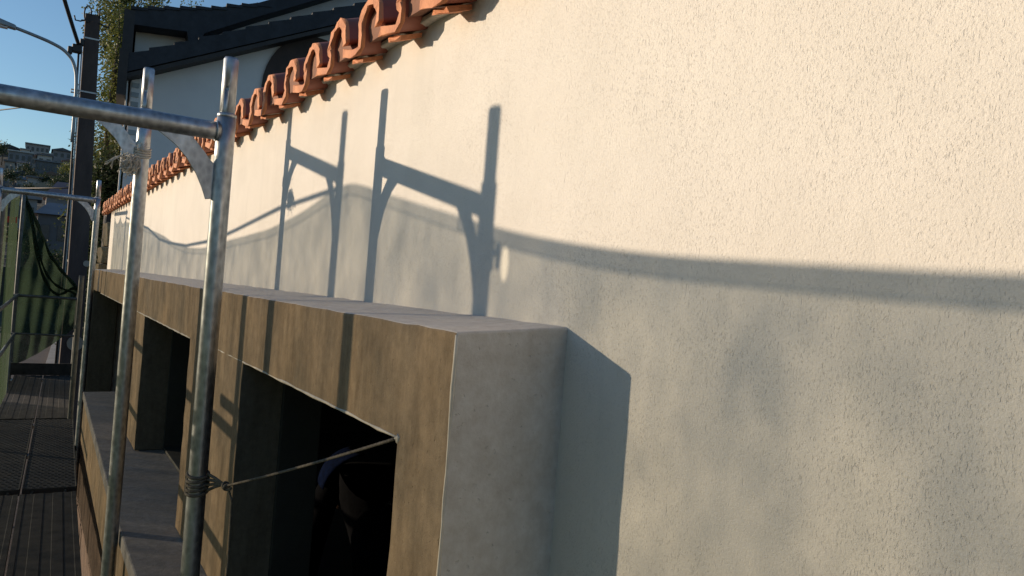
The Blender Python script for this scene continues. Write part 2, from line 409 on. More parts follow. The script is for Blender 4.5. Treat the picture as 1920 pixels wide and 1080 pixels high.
# tiled eave
PIT = 0.24
def tile_mesh(seed):
    rnd = random.Random(seed)
    top = [(-.014, .012), (.0, .009), (.05, .0), (.090, -.007)]
    cx, R, Hh = .163, .070, .058
    leg = .040
    top += [(.101, -.002), (.099, .016), (.095, .028), (cx - R, leg)]
    for k in range(1, 12):
        a = math.pi - math.pi * k / 12
        top.append((cx + R * math.cos(a), leg + Hh * math.sin(a) * 1.15))
    top += [(cx + R + .002, leg - .004), (cx + R + .006, leg - .014)]
    th = .020; inn = []
    P = [Vector((a, b)) for a, b in top]
    for i, p in enumerate(P):
        d = (P[min(i + 1, len(P) - 1)] - P[max(i - 1, 0)]).normalized(); nrm = Vector((d.y, -d.x))
        inn.append(p + nrm * th)
    sl = math.tan(math.radians(19)); bm = B(); L = .44
    rings = []
    for k, x in enumerate((0, .012, .03, L)):
        ring = []
        for q, lst in ((0, P), (1, inn)):
            for p in lst:
                j = .0035 if k == 0 else (.0012 if k == 1 else 0)
                dx = x + (rnd.uniform(-1, 1) * .003 if k == 0 else 0)
                ring.append(bm.verts.new((dx, -(p.x + rnd.uniform(-j, j)), p.y + rnd.uniform(-j, j) + x * sl)))
        rings.append(ring)
    n = len(P)
    for a, b in zip(rings, rings[1:]):
        for i in range(n - 1):
            bm.faces.new((a[i], a[i + 1], b[i + 1], b[i])); bm.faces.new((a[n + i], b[n + i], b[n + i + 1], a[n + i + 1]))
        bm.faces.new((a[0], b[0], b[n], a[n])); bm.faces.new((a[n - 1], a[2 * n - 1], b[2 * n - 1], b[n - 1]))
    for r in (rings[0], rings[-1]):
        for i in range(n - 1): bm.faces.new((r[i], r[i + 1], r[n + i + 1], r[n + i]))
    bmesh.ops.recalc_face_normals(bm, faces=bm.faces)
    for f in bm.faces: f.material_index = 0 if abs(f.normal.x) > .8 or max(v.co.x for v in f.verts) < .02 else 1; f.smooth = abs(f.normal.x) < .5
    me = bpy.data.meshes.new('roof_tile'); bm.to_mesh(me); bm.free()
    me.materials.append(M['terra']); me.materials.append(M['terra_glaze'])
    return me, inn
def fill_mesh(seed):
    rnd = random.Random(seed); bm = B()
    pts = [(.085, .006), (.096, 0.02), (.116, .045), (.130, .068), (.150, .082), (.168, .086), (.190, .081), (.206, .066), (.22, .03), (.242, .012), (.245, .006)]
    f = [bm.verts.new((rnd.uniform(-.002, .002) + (.012 if z > 0 else 0), -y, z)) for y, z in pts]
    b = [bm.verts.new((.06, -y, z + .018)) for y, z in pts]
    bm.faces.new(f)
    for i in range(len(f)): bm.faces.new((f[i], f[(i + 1) % len(f)], b[(i + 1) % len(f)], b[i]))
    bmesh.ops.recalc_face_normals(bm, faces=bm.faces)
    me = bpy.data.meshes.new('arch_filler'); bm.to_mesh(me); bm.free(); me.materials.append(M['terra_fill']); return me
XE, ZE = .672, .607
# mortar bed under the tiles, a cove from wall to tile
bm = B(); prev = None
for i in range(140):
    y = 0.3 + i * .0705; j = lambda a: random.uniform(-a, a)
    pts = [(.722, ZE + .014), (.722 + j(.002), ZE + .006 + j(.002)), (.730 + j(.002), ZE + .004 + j(.002)), (.741, ZE + .006 + j(.002)), (.7515, ZE + .006 + j(.003)), (.80, ZE + .0), (.80, ZE + .03)]
    ring = [bm.verts.new((x, y, z)) for x, z in pts]
    if prev:
        for k in range(len(ring) - 1): bm.faces.new((prev[k], prev[k + 1], ring[k + 1], ring[k])).smooth = True
    else: bm.faces.new(ring)
    prev = ring
bm.faces.new(prev)
eave = obj('tiled_eave', bm, 'mortar', bld)
tms = [tile_mesh(s)[0] for s in range(5)]; fms = [fill_mesh(s) for s in range(3)]
k = 0; y = 1.704 + .045 + PIT * -5
while y < 10.45:
    o = obj('roof_tile', tms[k % 5] if random.random() < .5 else random.choice(tms), None, eave)
    o.location = (XE + random.uniform(-.006, .006), y, ZE + random.uniform(-.002, .002)); o.rotation_euler = (random.uniform(-.025, .025), 0, random.uniform(-.015, .015))
    f = obj('arch_filler', random.choice(fms), None, eave); f.location = (XE + .004, y, ZE)
    lo = [(0, .012, -.013), (.0, .012, -.022), (.0, -.1, -.024), (.0, -.1, -.015)]
    bm = B()
    for s in range(6):
        pass
    bm.free()
    k += 1; y += PIT
# second layer of broken clay bedded under each pan
lay = []
for s in range(4):
    rnd = random.Random(40 + s); bm = B(); f = []; b = []
    top = [(.010 + .0145 * i + rnd.uniform(-.003, .003), -.0145 - .0023 * i) for i in range(6)]
    bot = [(p[0] + rnd.uniform(-.004, .004), p[1] - .010 + rnd.uniform(-.003, .003)) for p in top[::-1]]
    hexa(bm, [(.014 + rnd.uniform(-.004, .004), -a, z) for a, z in top + bot], [(.07, -a, z + .02) for a, z in top + bot])
    me = bpy.data.meshes.new('bedding_tile'); bmesh.ops.recalc_face_normals(bm, faces=bm.faces); bm.to_mesh(me); bm.free(); me.materials.append(M['terra']); lay.append(me)
y = 1.704 + .045 + PIT * -5
while y < 10.45:
    o = obj('bedding_tile', random.choice(lay), None, eave); o.location = (XE, y, ZE); y += PIT

# ------------------------------------------------------------------ scaffold frames
def tube_part(name, p0, p1, r, parent, n=2, seg=24, mat='steel'):
    p0, p1 = Vector(p0), Vector(p1)
    return obj(name, sweep(B(), [p0.lerp(p1, i / n) for i in range(n + 1)], r, seg), mat, parent)
def gusset(par, xp, y, zc, side):
    # curved plate between crossbar and post; side -1: reaches towards the street
    n = 9; out = []; inn = []
    for i in range(n + 1):
        t = i / n; a = t * math.pi / 2
        # outer (concave, away from corner) arc and inner arc
        inn.append((.020 + .062 * (1 - math.sin(a)) ** 1.0 + .0, .020 + .075 * (1 - math.cos(a))))
    o_ = [(.185, .022)] + [(.185 - .165 * math.sin(t * math.pi / 2) * 1.0, .028 + .165 * (1 - math.cos(t * math.pi / 2))) for t in [i / 8 for i in range(9)]]
    outer = [(.160, .024), (.150, .030), (.118, .052), (.088, .082), (.062, .120), (.045, .155), (.034, .184), (.018, .181)]
    inner = [(.018, .120), (.010, .100), (.012, .094), (.030, .078), (.046, .058), (.066, .036), (.078, .024)]
    poly = [(xp + side * a, zc - b) for a, b in outer + inner]
    obj('gusset', prism_xz(B(), poly, y - .0025, y + .0025), 'steel', par, bevel=.001)
def frame(xi, y, zc, ztop, label, xo=None, outer_top=None, full=True, cut=False):
    xo = xi - .73 if xo is None else xo
    t = thing('scaffold_frame', (xi, y, G), label, 'scaffold frame')
    for x, s, zt in ((xi, -1, ztop), (xo, 1, outer_top if outer_top is not None else ztop)):
        pt = zt - .155 if full else zt
        p = tube_part('post', (x, y, G + .01), (x, y, pt), .02415, t, 40, mat='steel' if full else 'old_steel')
        if full:
            bm = B(); sweep(bm, [(x, y, pt - .03), (x, y, zt - .006), (x, y, zt)], [.0195, .0195, .0165], 24)
            if cut and s == -1:
                spg = cut_hole(bm, (x, y, zt - .085), t, p)
            else: obj('spigot', bm, 'steel', p)
            bm = B(); sweep(bm, [(x, y, pt - .006), (x, y, pt - .002), (x, y, pt + .003), (x, y, pt + .006)], [.0243, .0247, .0245, .020], 24); obj('collar', bm, 'steel', p)
        obj('base_plate', box(B(), x - .07, x + .07, y - .07, y + .07, G, G + .009), 'steel', t)
        if full: gusset(t, x + s * .004, y, zc, s)
    if full:
        cb = tube_part('crossbar', (xi - .015, y, zc), (xo + .015, y, zc), .02415, t, 20)
        for x, s in ((xi - .024, -1), (xo + .024, 1)):      # weld fillets
            bm = B(); P = [(x + random.uniform(-.001, .001), y + .0255 * math.cos(a), zc + .0255 * math.sin(a)) for a in [2 * math.pi * i / 20 for i in range(21)]]
            sweep(bm, P, [random.uniform(.002, .0034) for _ in P], 6); obj('weld', bm, 'steel', cb)
    tube_part('deck_transom', (xi - .015, y, -1.70), (xo + .015, y, -1.70), .02415, t)
    return t
def cut_hole(bm, c, t, p):
    me = bpy.data.meshes.new('spigot'); bmesh.ops.recalc_face_normals(bm, faces=bm.faces); bm.to_mesh(me); bm.free(); me.materials.append(M['steel'])
    a = bpy.data.objects.new('spigot_source', me); COL.objects.link(a)
    bm = B(); d = Vector((c[0], c[1], 0)).normalized(); d = (d + Vector((.32, 0, 0))).normalized()
    sweep(bm, [Vector(c) - d * .012, Vector(c) - d * .06], .0058, 12)
    bmesh.ops.recalc_face_normals(bm, faces=bm.faces)
    mc = bpy.data.meshes.new('cutter'); bm.to_mesh(mc); bm.free()
    cu = bpy.data.objects.new('cutter', mc); COL.objects.link(cu)
    md = a.modifiers.new('hole', 'BOOLEAN'); md.object = cu; md.operation = 'DIFFERENCE'; md.solver = 'EXACT'
    bpy.context.view_layer.update(); dg = bpy.context.evaluated_depsgraph_get()
    res = bpy.data.meshes.new_from_object(a.evaluated_get(dg))
    bpy.data.objects.remove(a); bpy.data.objects.remove(cu)
    if not res.materials: res.materials.append(M['steel'])
    return obj('spigot', res, None, p)
F1 = frame(.416, 2.16, .375, .575, 'nearest galvanised scaffold frame, its crossbar running off the left edge, rope tied round its post', cut=True)
F2 = frame(.318, 3.12, .535, .728, 'second galvanised scaffold frame, with a ball of frayed string on its post', cut=True)
F3 = frame(.465, 7.75, .556, .735, 'third galvanised scaffold frame, seen against the utility pole')
F4 = frame(.458, 9.12, 0, -.14, 'low scaffold frame past the third one, its inner post cut off at guard height', xo=-.27, outer_top=.74, full=False)
F5 = frame(.610, 12.60, 0, -.45, 'farthest scaffold frame, at the end of the deck where the green netting hangs', xo=-.14, outer_top=.87, full=False)
# wedge coupler on the outer post of the nearest frame
cp = thing('tube_coupler', (-.314, 2.16, .20), 'small steel coupler clamped on the outer post of the nearest scaffold frame', 'coupler')
bm = B(); sweep(bm, [(-.314, 2.16, .255), (-.314, 2.16, .315)], .031, 16); obj('clamp', bm, 'steel', cp)
bm = B(); sweep(bm, [(-.314, 2.135, .285), (-.314, 2.112, .285), (-.314, 2.106, .297)], .008, 10); obj('bolt', bm, 'steel', cp)
bm = B(); sweep(bm, [(-.314, 2.108, .305), (-.314, 2.104, .285), (-.314, 2.106, .255)], .0065, 8); obj('wedge', bm, 'steel', cp)

# decks ------------------------------------------------------------
def plank(x0, x1, x0b, x1b, y0, y1, label, ribs, mat):
    t = thing('deck_plank', ((x0 + x1) / 2, y0, -1.67), label, 'scaffold plank', 'steel planks of the scaffold deck')
    bm = B(); zt = -1.622
    prof_ = []
    if ribs:
        nr = 3; prof_ = [(0, -.045), (0, .0), (.03, .0)]
        for i in range(nr):
            c = (i + .5) / nr; prof_ += [(c - .085, .0), (c - .075, -.0022), (c + .075, -.0022), (c + .085, .0)]
        prof_ += [(.97, .0), (1, .0), (1, -.045)]
    else: prof_ = [(0, -.045), (0, .004), (.02, .004), (.025, 0), (.975, 0), (.98, .004), (1, .004), (1, -.045)]
    A = [bm.verts.new((x0 + (x1 - x0) * a, y0, zt + b)) for a, b in prof_]; C = [bm.verts.new((x0b + (x1b - x0b) * a, y1, zt + b)) for a, b in prof_]
    for i in range(len(A)): bm.faces.new((A[i], A[(i + 1) % len(A)], C[(i + 1) % len(A)], C[i]))
    bm.faces.new(A); bm.faces.new(C[::-1])
    obj('tread', bm, mat, t)
    if not ribs:      # raised grip studs, too many and too small to pick apart
        bm = B(); n = int((y1 - y0) / .05)
        for j in range(n):
            for i in range(7):
                u = (i + .5 + (j % 2) * .5) / 7.5; v = (j + .5) / n
                if not .05 < u < .95: continue
                cx = (x0 + (x1 - x0) * u) * (1 - v) + (x0b + (x1b - x0b) * u) * v; cy = y0 + (y1 - y0) * v
                b0 = [bm.verts.new((cx + a, cy + b, zt + .0003)) for a, b in ((-.011, -.004), (.011, -.004), (.011, .004), (-.011, .004))]
                tp = [bm.verts.new((cx + a, cy + b, zt + .0038)) for a, b in ((-.008, -.002), (.008, -.002), (.008, .002), (-.008, .002))]
                bm.faces.new(tp)
                for q in range(4): bm.faces.new((b0[q], b0[(q + 1) % 4], tp[(q + 1) % 4], tp[q]))
        obj('grip_studs', bm, mat, t, kind='stuff')
    for yy, dx0, dx1, dr in ((y0, x0, x1, -1), (y1, x0b, x1b, 1)):
        for fx_ in (.2, .8):
            x = dx0 + (dx1 - dx0) * fx_
            obj('hook', sweep(B(), [(x, yy, zt - .03), (x, yy + dr * .03, zt - .018), (x, yy + dr * .052, zt - .04)], .012, 8), 'deck', t)
def bay(y0, y1, xa, xb, names, ribs, mat):
    # xa/xb: inner edge at y0/y1
    W = .335
    for k in range(2):
        o = k * (W + .012)
        plank(xa - o - W, xa - o, xb - o - W, xb - o, y0 + .035, y1 - .035, names[k], ribs, mat)
bay(0.2, 3.10, .29, .29, ('ribbed steel plank beside the wall, under the nearest frames', 'ribbed steel plank on the street side, under the nearest frames'), True, 'deck')
bay(3.12, 6.24, .30, .385, ('ribbed steel deck plank at the bottom left corner, the one nearer the wall', 'ribbed steel deck plank at the bottom left corner, the one nearer the street'), True, 'deck')
bay(6.30, 9.12, .395, .485, ('studded grip deck plank in the middle bay, nearer the wall', 'studded grip deck plank in the middle bay, nearer the street'), False, 'deck_grip')
bay(9.12, 12.58, .49, .60, ('ribbed deck plank of the farthest bay, nearer the wall', 'ribbed deck plank of the farthest bay, nearer the street'), True, 'deck')
# guard rails -------------------------------------------------------
def rail(p0, p1, label, r=.0195):
    t = obj('guard_rail', sweep(B(), [Vector(p0).lerp(Vector(p1), i / 8) for i in range(9)], r, 14), 'old_steel', label=label, cat='guard rail', group='scaffold guard rails')
    t.location = (0, 0, 0); return t
rail((-.345, 2.08, -.258), (-.375, 3.3, -.225), 'upper guard rail on the street side between the nearest and second frames')
rail((-.375, 2.1, -.315), (-.30, 7.8, -.235), 'upper guard rail on the street side between the second and third frames')
rail((-.345, 2.08, -.685), (-.30, 7.8, -.59), 'lower guard rail on the street side between the nearest and third frames')
rail((-.30, 7.6, -.56), (-.245, 9.2, -.58), 'upper street-side guard rail of the middle bay')
rail((-.33, 6.2, -1.12), (-.245, 9.2, -1.10), 'lower street-side guard rail of the middle bay')
rail((-.245, 9.0, -.55), (-.115, 12.7, -.52), 'upper street-side guard rail of the farthest bay')
rail((-.245, 9.0, -1.08), (-.115, 12.7, -1.06), 'lower street-side guard rail of the farthest bay')
rail((-.245, 9.0, .70), (-.195, 10.36, .74), 'short top rail that the side netting hangs from past the third frame')
rail((-.17, 12.565, -.525), (.65, 12.565, -.53), 'upper end rail across the far end of the deck')
rail((-.17, 12.565, -1.05), (.65, 12.565, -1.06), 'lower end rail across the far end of the deck', .014)
tb = obj('toe_board', box(B(), -.13, .605, 12.54, 12.562, -1.62, -1.455), 'deck', label='dark toe board standing across the far end of the scaffold deck', cat='toe board')

# netting -----------------------------------------------------------
edge = [(-1.6, .30), (0, .285), (1.2, .268), (1.66, .286), (1.85, .302), (2.10, .333), (2.25, .362), (2.5, .41), (2.76, .46), (3.07, .526), (3.17, .52), (3.285, .492), (3.5, .453), (3.9, .407), (4.24, .391), (4.54, .378), (5.13, .343), (5.62, .349), (6.24, .395), (6.5, .43), (7.36, .506), (8.3, .57), (9.05, .62)]
_ed = []
for _i in range(int((9.05 + 1.6) / .05) + 1):
    _y = -1.6 + _i * .05
    for (_a, _za), (_b, _zb) in zip(edge, edge[1:]):
        if _a <= _y <= _b: _ed.append(_za + (_zb - _za) * (_y - _a) / (_b - _a)); break
    else: _ed.append(edge[-1][1])
for _ in range(6): _ed = [_ed[0]] + [(_ed[i - 1] + 2 * _ed[i] + _ed[i + 1]) / 4 for i in range(1, len(_ed) - 1)] + [_ed[-1]]
def ez(y):
    t = min(max((y + 1.6) / .05, 0), len(_ed) - 1.001); i = int(t); return _ed[i] + (_ed[i + 1] - _ed[i]) * (t - i)
def ox(y):
    P = [(-2, -.345), (2.16, -.345), (3.12, -.442), (7.75, -.300), (9.12, -.298), (12.6, -.168)]
    for (a, xa), (b, xb) in zip(P, P[1:]):
        if a <= y <= b: return xa + (xb - xa) * (y - a) / (b - a)
    return P[-1][1]
def net(name, y0, y1, topf, zb, mat, label, hem=.034, amp=.012, hemmat='net_hem'):
    t = thing(name, (ox((y0 + y1) / 2), y0, zb), label, 'netting')
    n = int((y1 - y0) / .04); rowsz = 14
    bm = B(); hm = B(); prev = None; ph = None
    for i in range(n + 1):
        y = y0 + (y1 - y0) * i / n; zt = topf(y); col = []
        am = lambda z: amp * min(1, .15 + max(0, zt - z) * 1.6)
        wave = lambda z: ox(y) - .012 + am(z) * math.sin(y * 7.1 + z * 1.7) * math.sin(y * 2.3 + .6) + am(z) * .6 * math.sin(y * 17 + z * 2.2)
        zz = [zt - hem + .004] + [zt - hem - (zt - hem - zb) * (k / rowsz) for k in range(1, rowsz + 1)]
        col = [bm.verts.new((wave(z), y, z)) for z in zz]
        hc = [hm.verts.new((wave(z) - .003, y, z)) for z in (zt, zt - hem * .5, zt - hem)]
        if prev:
            for a, b, c, d in zip(prev, prev[1:], col[1:], col): bm.faces.new((a, b, c, d)).smooth = True
            for a, b, c, d in zip(ph, ph[1:], hc[1:], hc):
                f_ = hm.faces.new((a, b, c, d)); f_.smooth = True; f_.material_index = 1 if y > 2.35 else 0
        prev, ph = col, hc
    obj('mesh_sheet', bm, mat, t); obj('hem', hm, [hemmat, 'net_cord'], t)
    return t
def scal(y):
    if y < 9.08: return ez(y)
    u = ((y - 9.08) % .62) / .62
    return .71 + (y - 9.08) * .03 - .10 * math.sin(math.pi * u) ** 0.6
net('debris_netting', -1.6, 10.36, scal, -1.95, 'net', 'long green debris net on the street side, hung from sagging hem, shading the lower wall')
net('debris_netting', 10.95, 12.52, lambda y: .80 + .04 * math.cos((y - 10.95) * 4), -1.95, 'net_strip', 'sunlit green net strip at the left edge beside the farthest frame', amp=.02)
# bunched net across the far end
t = thing('debris_netting', (.1, 12.66, -1.6), 'dark green net bunched and draped across the far end of the scaffold', 'netting')
bm = B(); nu, nv = 46, 40; Gd = []
tl, tr_, br, bl_ = Vector((-.15, 12.66, .86)), Vector((.64, 12.62, -.46)), Vector((.62, 12.64, -.92)), Vector((-.15, 12.66, -1.52))
for i in range(nu + 1):
    u = i / nu; row = []
    top = tl.lerp(tr_, u) + Vector((0, 0, -.13 * math.sin(math.pi * u)))
    bot = bl_.lerp(br, u) + Vector((0, 0, -.06 * math.sin(math.pi * u)))
    for j in range(nv + 1):
        v = j / nv; p = top.lerp(bot, v)
        fold = .055 * math.sin(9 * v + 3.2 * u + 1.3 * math.sin(5 * u)) * (1 - .55 * u) + .012 * math.sin(23 * v - 6 * u) + .02 * math.sin(31 * u + 4 * v)
        p.y += fold + .10 * math.sin(math.pi * v); row.append(bm.verts.new(p))
    Gd.append(row)
for a, b in zip(Gd, Gd[1:]):
    for j in range(nv): bm.faces.new((a[j], a[j + 1], b[j + 1], b[j])).smooth = True
obj('mesh_sheet', bm, 'net_thick', t)
for k, (off, s, rr) in enumerate(((0, 0, .022), (.07, -.10, .016), (-.03, .12, .018))):
    P = []
    for i in range(31):
        u = i / 30; q = tl.lerp(tr_, u) + Vector((0, .02 + .02 * math.sin(6 * u + k), -.13 * math.sin(math.pi * u) - off - (.25 * k) * math.sin(math.pi * u) ** 2 * (1 if k else 0)))
        q.x += .02 * math.sin(9 * u + k); P.append(q)
    obj('fold', sweep(B(), P, [rr * (.7 + .5 * math.sin(i * .7 + k) ** 2) for i in range(31)], 8), 'net_thick', t)
obj('red_tag', box(B(), -.30, -.19, 11.96, 11.975, .44, .52), 'red_tag', label='small red tag on the sunlit green net at the left edge', cat='tag')

# ropes -------------------------------------------------------------
def twisted(P, r, lay=.03, seg=6, strands=3):
    bm = B(); P = [Vector(p) for p in P]
    L = 0; acc = [0]
    for a, b in zip(P, P[1:]): L += (b - a).length; acc.append(L)
    n = max(24, int(L / lay * 5))
    def at(s):
        for i in range(len(P) - 1):
            if acc[i] <= s <= acc[i + 1] + 1e-9:
                return P[i].lerp(P[i + 1], (s - acc[i]) / max(1e-9, acc[i + 1] - acc[i])), (P[i + 1] - P[i]).normalized()
        return P[-1], (P[-1] - P[-2]).normalized()
    for k in range(strands):
        Q = []
        for i in range(n + 1):
            p, d = at(L * i / n); u = d.orthogonal().normalized()
            u = (Vector((0, 0, 1)) - d * d.z); u = u.normalized() if u.length > .05 else Vector((1, 0, 0)); v = d.cross(u)
            a = 2 * math.pi * (i / 5.0 + k / strands); Q.append(p + (u * math.cos(a) + v * math.sin(a)) * r * .52)
        sweep(bm, Q, r * .56, seg)
    return bm
rp = thing('tie_rope', (.416, 2.16, -.55), 'thin grey rope lashed round the nearest post and stretched to the window corner', 'rope')
bm = B()
for k in range(5):
    z = -.585 + k * .0115; a0 = random.uniform(0, 1)
    sweep(bm, [(.416 + .0270 * math.cos(a), 2.16 + .0270 * math.sin(a), z + .006 * math.sin(a + a0)) for a in [2 * math.pi * i / 24 for i in range(25)]], .0040, 7)
for dz in (-.58, -.565, -.55, -.535):
    sweep(bm, [(.436, 2.14, dz), (.452, 2.115, -.553 + (dz + .557) * .5), (.470, 2.09, -.553)], [.0042, .004, .003], 7)
obj('lashing', bm, 'rope', rp)
KN = Vector((.470, 2.085, -.553))
bm = B(); sweep(bm, [KN + Vector((.008 * math.cos(a), -.008 * a / 3 + .005 * math.sin(a * 1.3), .0065 * math.sin(a))) for a in [i * .5 for i in range(26)]], .0038, 7)
obj('knot', bm, 'rope', rp)
P = cat(KN + Vector((0, -.01, 0)), (.543, 1.203, -.259), 20, .004)
obj('stretched_line', twisted(P, .0031, .016), 'rope', rp)
P = [KN + Vector((.002, -.02, 0)), KN + Vector((.012, -.035, -.03)), KN + Vector((.014, -.035, -.09)), KN + Vector((.017, -.03, -.2)), KN + Vector((.012, -.03, -.33)), KN + Vector((.015, -.03, -.40)), KN + Vector((.01, -.03, -.418))]
obj('loose_end', twisted(P, .0031, .016), 'rope', rp)
hr = [(3.15, .50), (3.75, .472), (4.42, .409), (4.87, .372), (5.63, .352), (6.25, .375), (6.73, .407), (7.36, .50), (7.9, .547), (9.1, .66)]
obj('sag_rope', sweep(B(), [(ox(y) + .03, y, z) for y, z in hr], .009, 8), 'rope', label='sagging rope strung along the net between the second and third scaffold frames', cat='rope')
# frayed string ball on the second post
st = thing('string_ball', (.28, 3.10, .36), 'ball of frayed pale string knotted on the second scaffold post', 'string')
bm = B(); rnd = random.Random(5); C0 = Vector((.277, 3.075, .365))
for k in range(75):
    a = rnd.uniform(0, 6.28); tl_ = rnd.uniform(-1.2, 1.2); P = []
    ax = Vector((rnd.gauss(0, 1), rnd.gauss(0, 1), rnd.gauss(0, 1))).normalized(); u = ax.orthogonal().normalized(); v = ax.cross(u); rr = rnd.uniform(.016, .034)
    st0 = rnd.uniform(0, 6.28); ln = rnd.uniform(1.5, 4)
    for i in range(12):
        q = (u * math.cos(st0 + ln * i / 11) + v * math.sin(st0 + ln * i / 11)) * rr * (1 + .12 * math.sin(i * 1.3 + k))
        q.z *= 1.25; P.append(C0 + q)
    if k % 4 == 0: P.append(P[-1] + Vector((rnd.uniform(-.03, .01), rnd.uniform(-.02, .02), rnd.uniform(-.04, .02))))
    sweep(bm, P, rnd.uniform(.0009, .0019), 4)
obj('tangle', bm, 'string', st)
bm = B()
for k in range(9):
    sweep(bm, [C0 + Vector((-.01, 0, .02)), C0 + Vector((-.035, -.005, .022 + rnd.uniform(-.003, .003))), C0 + Vector((-.055, -.006, .008 + rnd.uniform(-.006, .006))), C0 + Vector((-.066 + rnd.uniform(-.016, .012), -.006 + rnd.uniform(-.008, .008), -.014 + rnd.uniform(-.018, .01)))], .0016, 4)
for k in range(8):
    s = C0 + Vector((rnd.uniform(.02, .045), rnd.uniform(-.01, .01), .05)); sweep(bm, [s, s + Vector((rnd.uniform(-.02, .02), -.005, rnd.uniform(.005, .03))), s + Vector((rnd.uniform(-.035, .03), -.01, rnd.uniform(-.01, .045)))], .0009, 4)
obj('frayed_tail', bm, 'string', st)
bm = B()
for k in range(4): sweep(bm, [(.318 + .0265 * math.cos(a), 3.12 + .0265 * math.sin(a), .405 + k * .009 + .01 * math.sin(a)) for a in [2 * math.pi * i / 20 for i in range(21)]], .004, 6)
obj('wrap', bm, 'string', st)

# ------------------------------------------------------------------ utility pole, lamp, cables
PY = 14.4
up = thing('utility_pole', (.66, PY, G), 'dark square utility pole with insulator hooks rising beyond the scaffold', 'utility pole')
def taper(z): return .105 + (.165 - .105) * (4.02 - z) / 7.7
def pcx(z): return .575 + .075 * (4.02 - z) / 4.0 if z > 0 else .650
bm = B(); R_ = []
for z in (4.02, 2.0, 0.0, -1.8, G):
    h = taper(z); c = pcx(z)
    R_.append([bm.verts.new((c + a * h, PY + b * h, z)) for a, b in ((-1, -1), (1, -1), (1, 1), (-1, 1))])
for a, b in zip(R_, R_[1:]):
    for i in range(4): bm.faces.new((a[i], a[(i + 1) % 4], b[(i + 1) % 4], b[i]))
bm.faces.new(R_[0]); bm.faces.new(R_[-1][::-1])
obj('shaft', bm, 'pole', up, bevel=.012)
def strap(z, par=up, mat='band', extra=0):
    h = taper(z) + .006; c = pcx(z)
    bm = B(); P = [(c - h - extra, PY - h), (c + h, PY - h), (c + h, PY + h), (c - h - extra, PY + h)]
    for (a, b), (d, e) in zip(P, P[1:] + P[:1]): box(bm, min(a, d) - .003, max(a, d) + .003, min(b, e) - .003, max(b, e) + .003, z - .012, z + .012)
    obj('strap', bm, mat, par)
strap(3.62); strap(2.75, extra=.12); strap(1.02)
for dx, sgn in ((-.10, -1), (.09, 1)):
    x = .575 + dx
    obj('hook', sweep(B(), [(x, PY - .12, 3.9), (x + sgn * .07, PY - .12, 3.86), (x + sgn * .14, PY - .12, 3.86), (x + sgn * .16, PY - .12, 3.93)], .012, 8), 'cable', up)
obj('wire_loop', sweep(B(), [(.50 + .05 * math.cos(a), PY - .13, 4.0 + .13 * math.sin(a)) for a in [math.pi * 2 * i / 16 for i in range(15)]], .011, 8), 'cable', up)
obj('bolt', sweep(B(), [(.665, PY - .1, 3.98), (.665, PY - .1, 4.13)], .012, 8), 'cable', up)
bm = B(); box(bm, .32, .46, PY - .2, PY - .06, 3.34, 3.47); box(bm, .26, .33, PY - .19, PY - .08, 3.30, 3.42); box(bm, .42, .48, PY - .18, PY - .1, 3.46, 3.58); obj('junction_box', bm, 'cable', up, bevel=.02)
obj('riser_pipe', sweep(B(), [(.415, PY - .14, 3.4), (.43, PY - .15, 2.6), (.452, PY - .17, 1.0), (.452, PY - .18, -.4), (.45, PY - .19, -2.2)], .016, 8), 'cable', up)
obj('riser_pipe', sweep(B(), [(.455, PY - .14, 3.4), (.465, PY - .15, 2.6), (.478, PY - .18, 1.0), (.478, PY - .18, -.4), (.475, PY - .19, -2.2)], .010, 8), 'lamp', up)
for (x, z, r) in ((.77, -.02, .05), (.70, -1.32, .12)):
    bm = B(); sweep(bm, [(x, PY - taper(z) - .012, z), (x, PY - taper(z) - .001, z)], r, 18); obj('sticker', bm, 'kerb', up)
lp = thing('street_lamp', (.45, PY, 2.7), 'grey street lamp arm curving out to the left from the utility pole', 'street lamp')
P = [(.425, PY - .18, 1.9), (.425, PY - .18, 2.75), (.405, PY - .18, 3.02), (.335, PY - .18, 3.22), (.20, PY - .18, 3.345), (.0, PY - .18, 3.42), (-.30, PY - .18, 3.49), (-.47, PY - .18, 3.525)]
Q = []
for i in range(len(P) - 1):
    for s in range(4): Q.append(Vector(P[i]).lerp(Vector(P[i + 1]), s / 4))
Q.append(Vector(P[-1]))
for _ in range(2): Q = [Q[0]] + [(Q[i - 1] + Q[i] * 2 + Q[i + 1]) / 4 for i in range(1, len(Q) - 1)] + [Q[-1]]
obj('arm', sweep(B(), Q, .026, 10), 'lamp', lp)
bm = B(); hexa(bm, [(-.44, PY - .25, 3.49), (-.44, PY - .11, 3.49), (-.95, PY - .08, 3.55), (-.95, PY - .28, 3.55)], [(-.44, PY - .24, 3.555), (-.44, PY - .12, 3.555), (-.93, PY - .12, 3.68), (-.93, PY - .24, 3.68)])
hd = obj('head', bm, 'lamp', lp, bevel=.02)
obj('lens', box(B(), -.9, -.55, PY - .24, PY - .12, 3.485, 3.50), 'band', hd)
def cable(P, r, label): obj('power_cable', sweep(B(), P, r, 8), 'cable', label=label, cat='cable', group='overhead cables')
cable(cat((.41, PY - .12, 3.47), (-.6, 9.0, 4.8), 16, .1), .03, 'thick dark cable dropping from the top edge to the utility pole')
cable(cat((.40, PY, 2.60), (-10, 34, 4.0), 16, .5), .012, 'thin wire running left from the pole above the scaffold crossbar')
cable(cat((.43, PY, 1.18), (-12, 95, 9.0), 20, .9), .014, 'thin low wire running left from the pole over the hill houses')

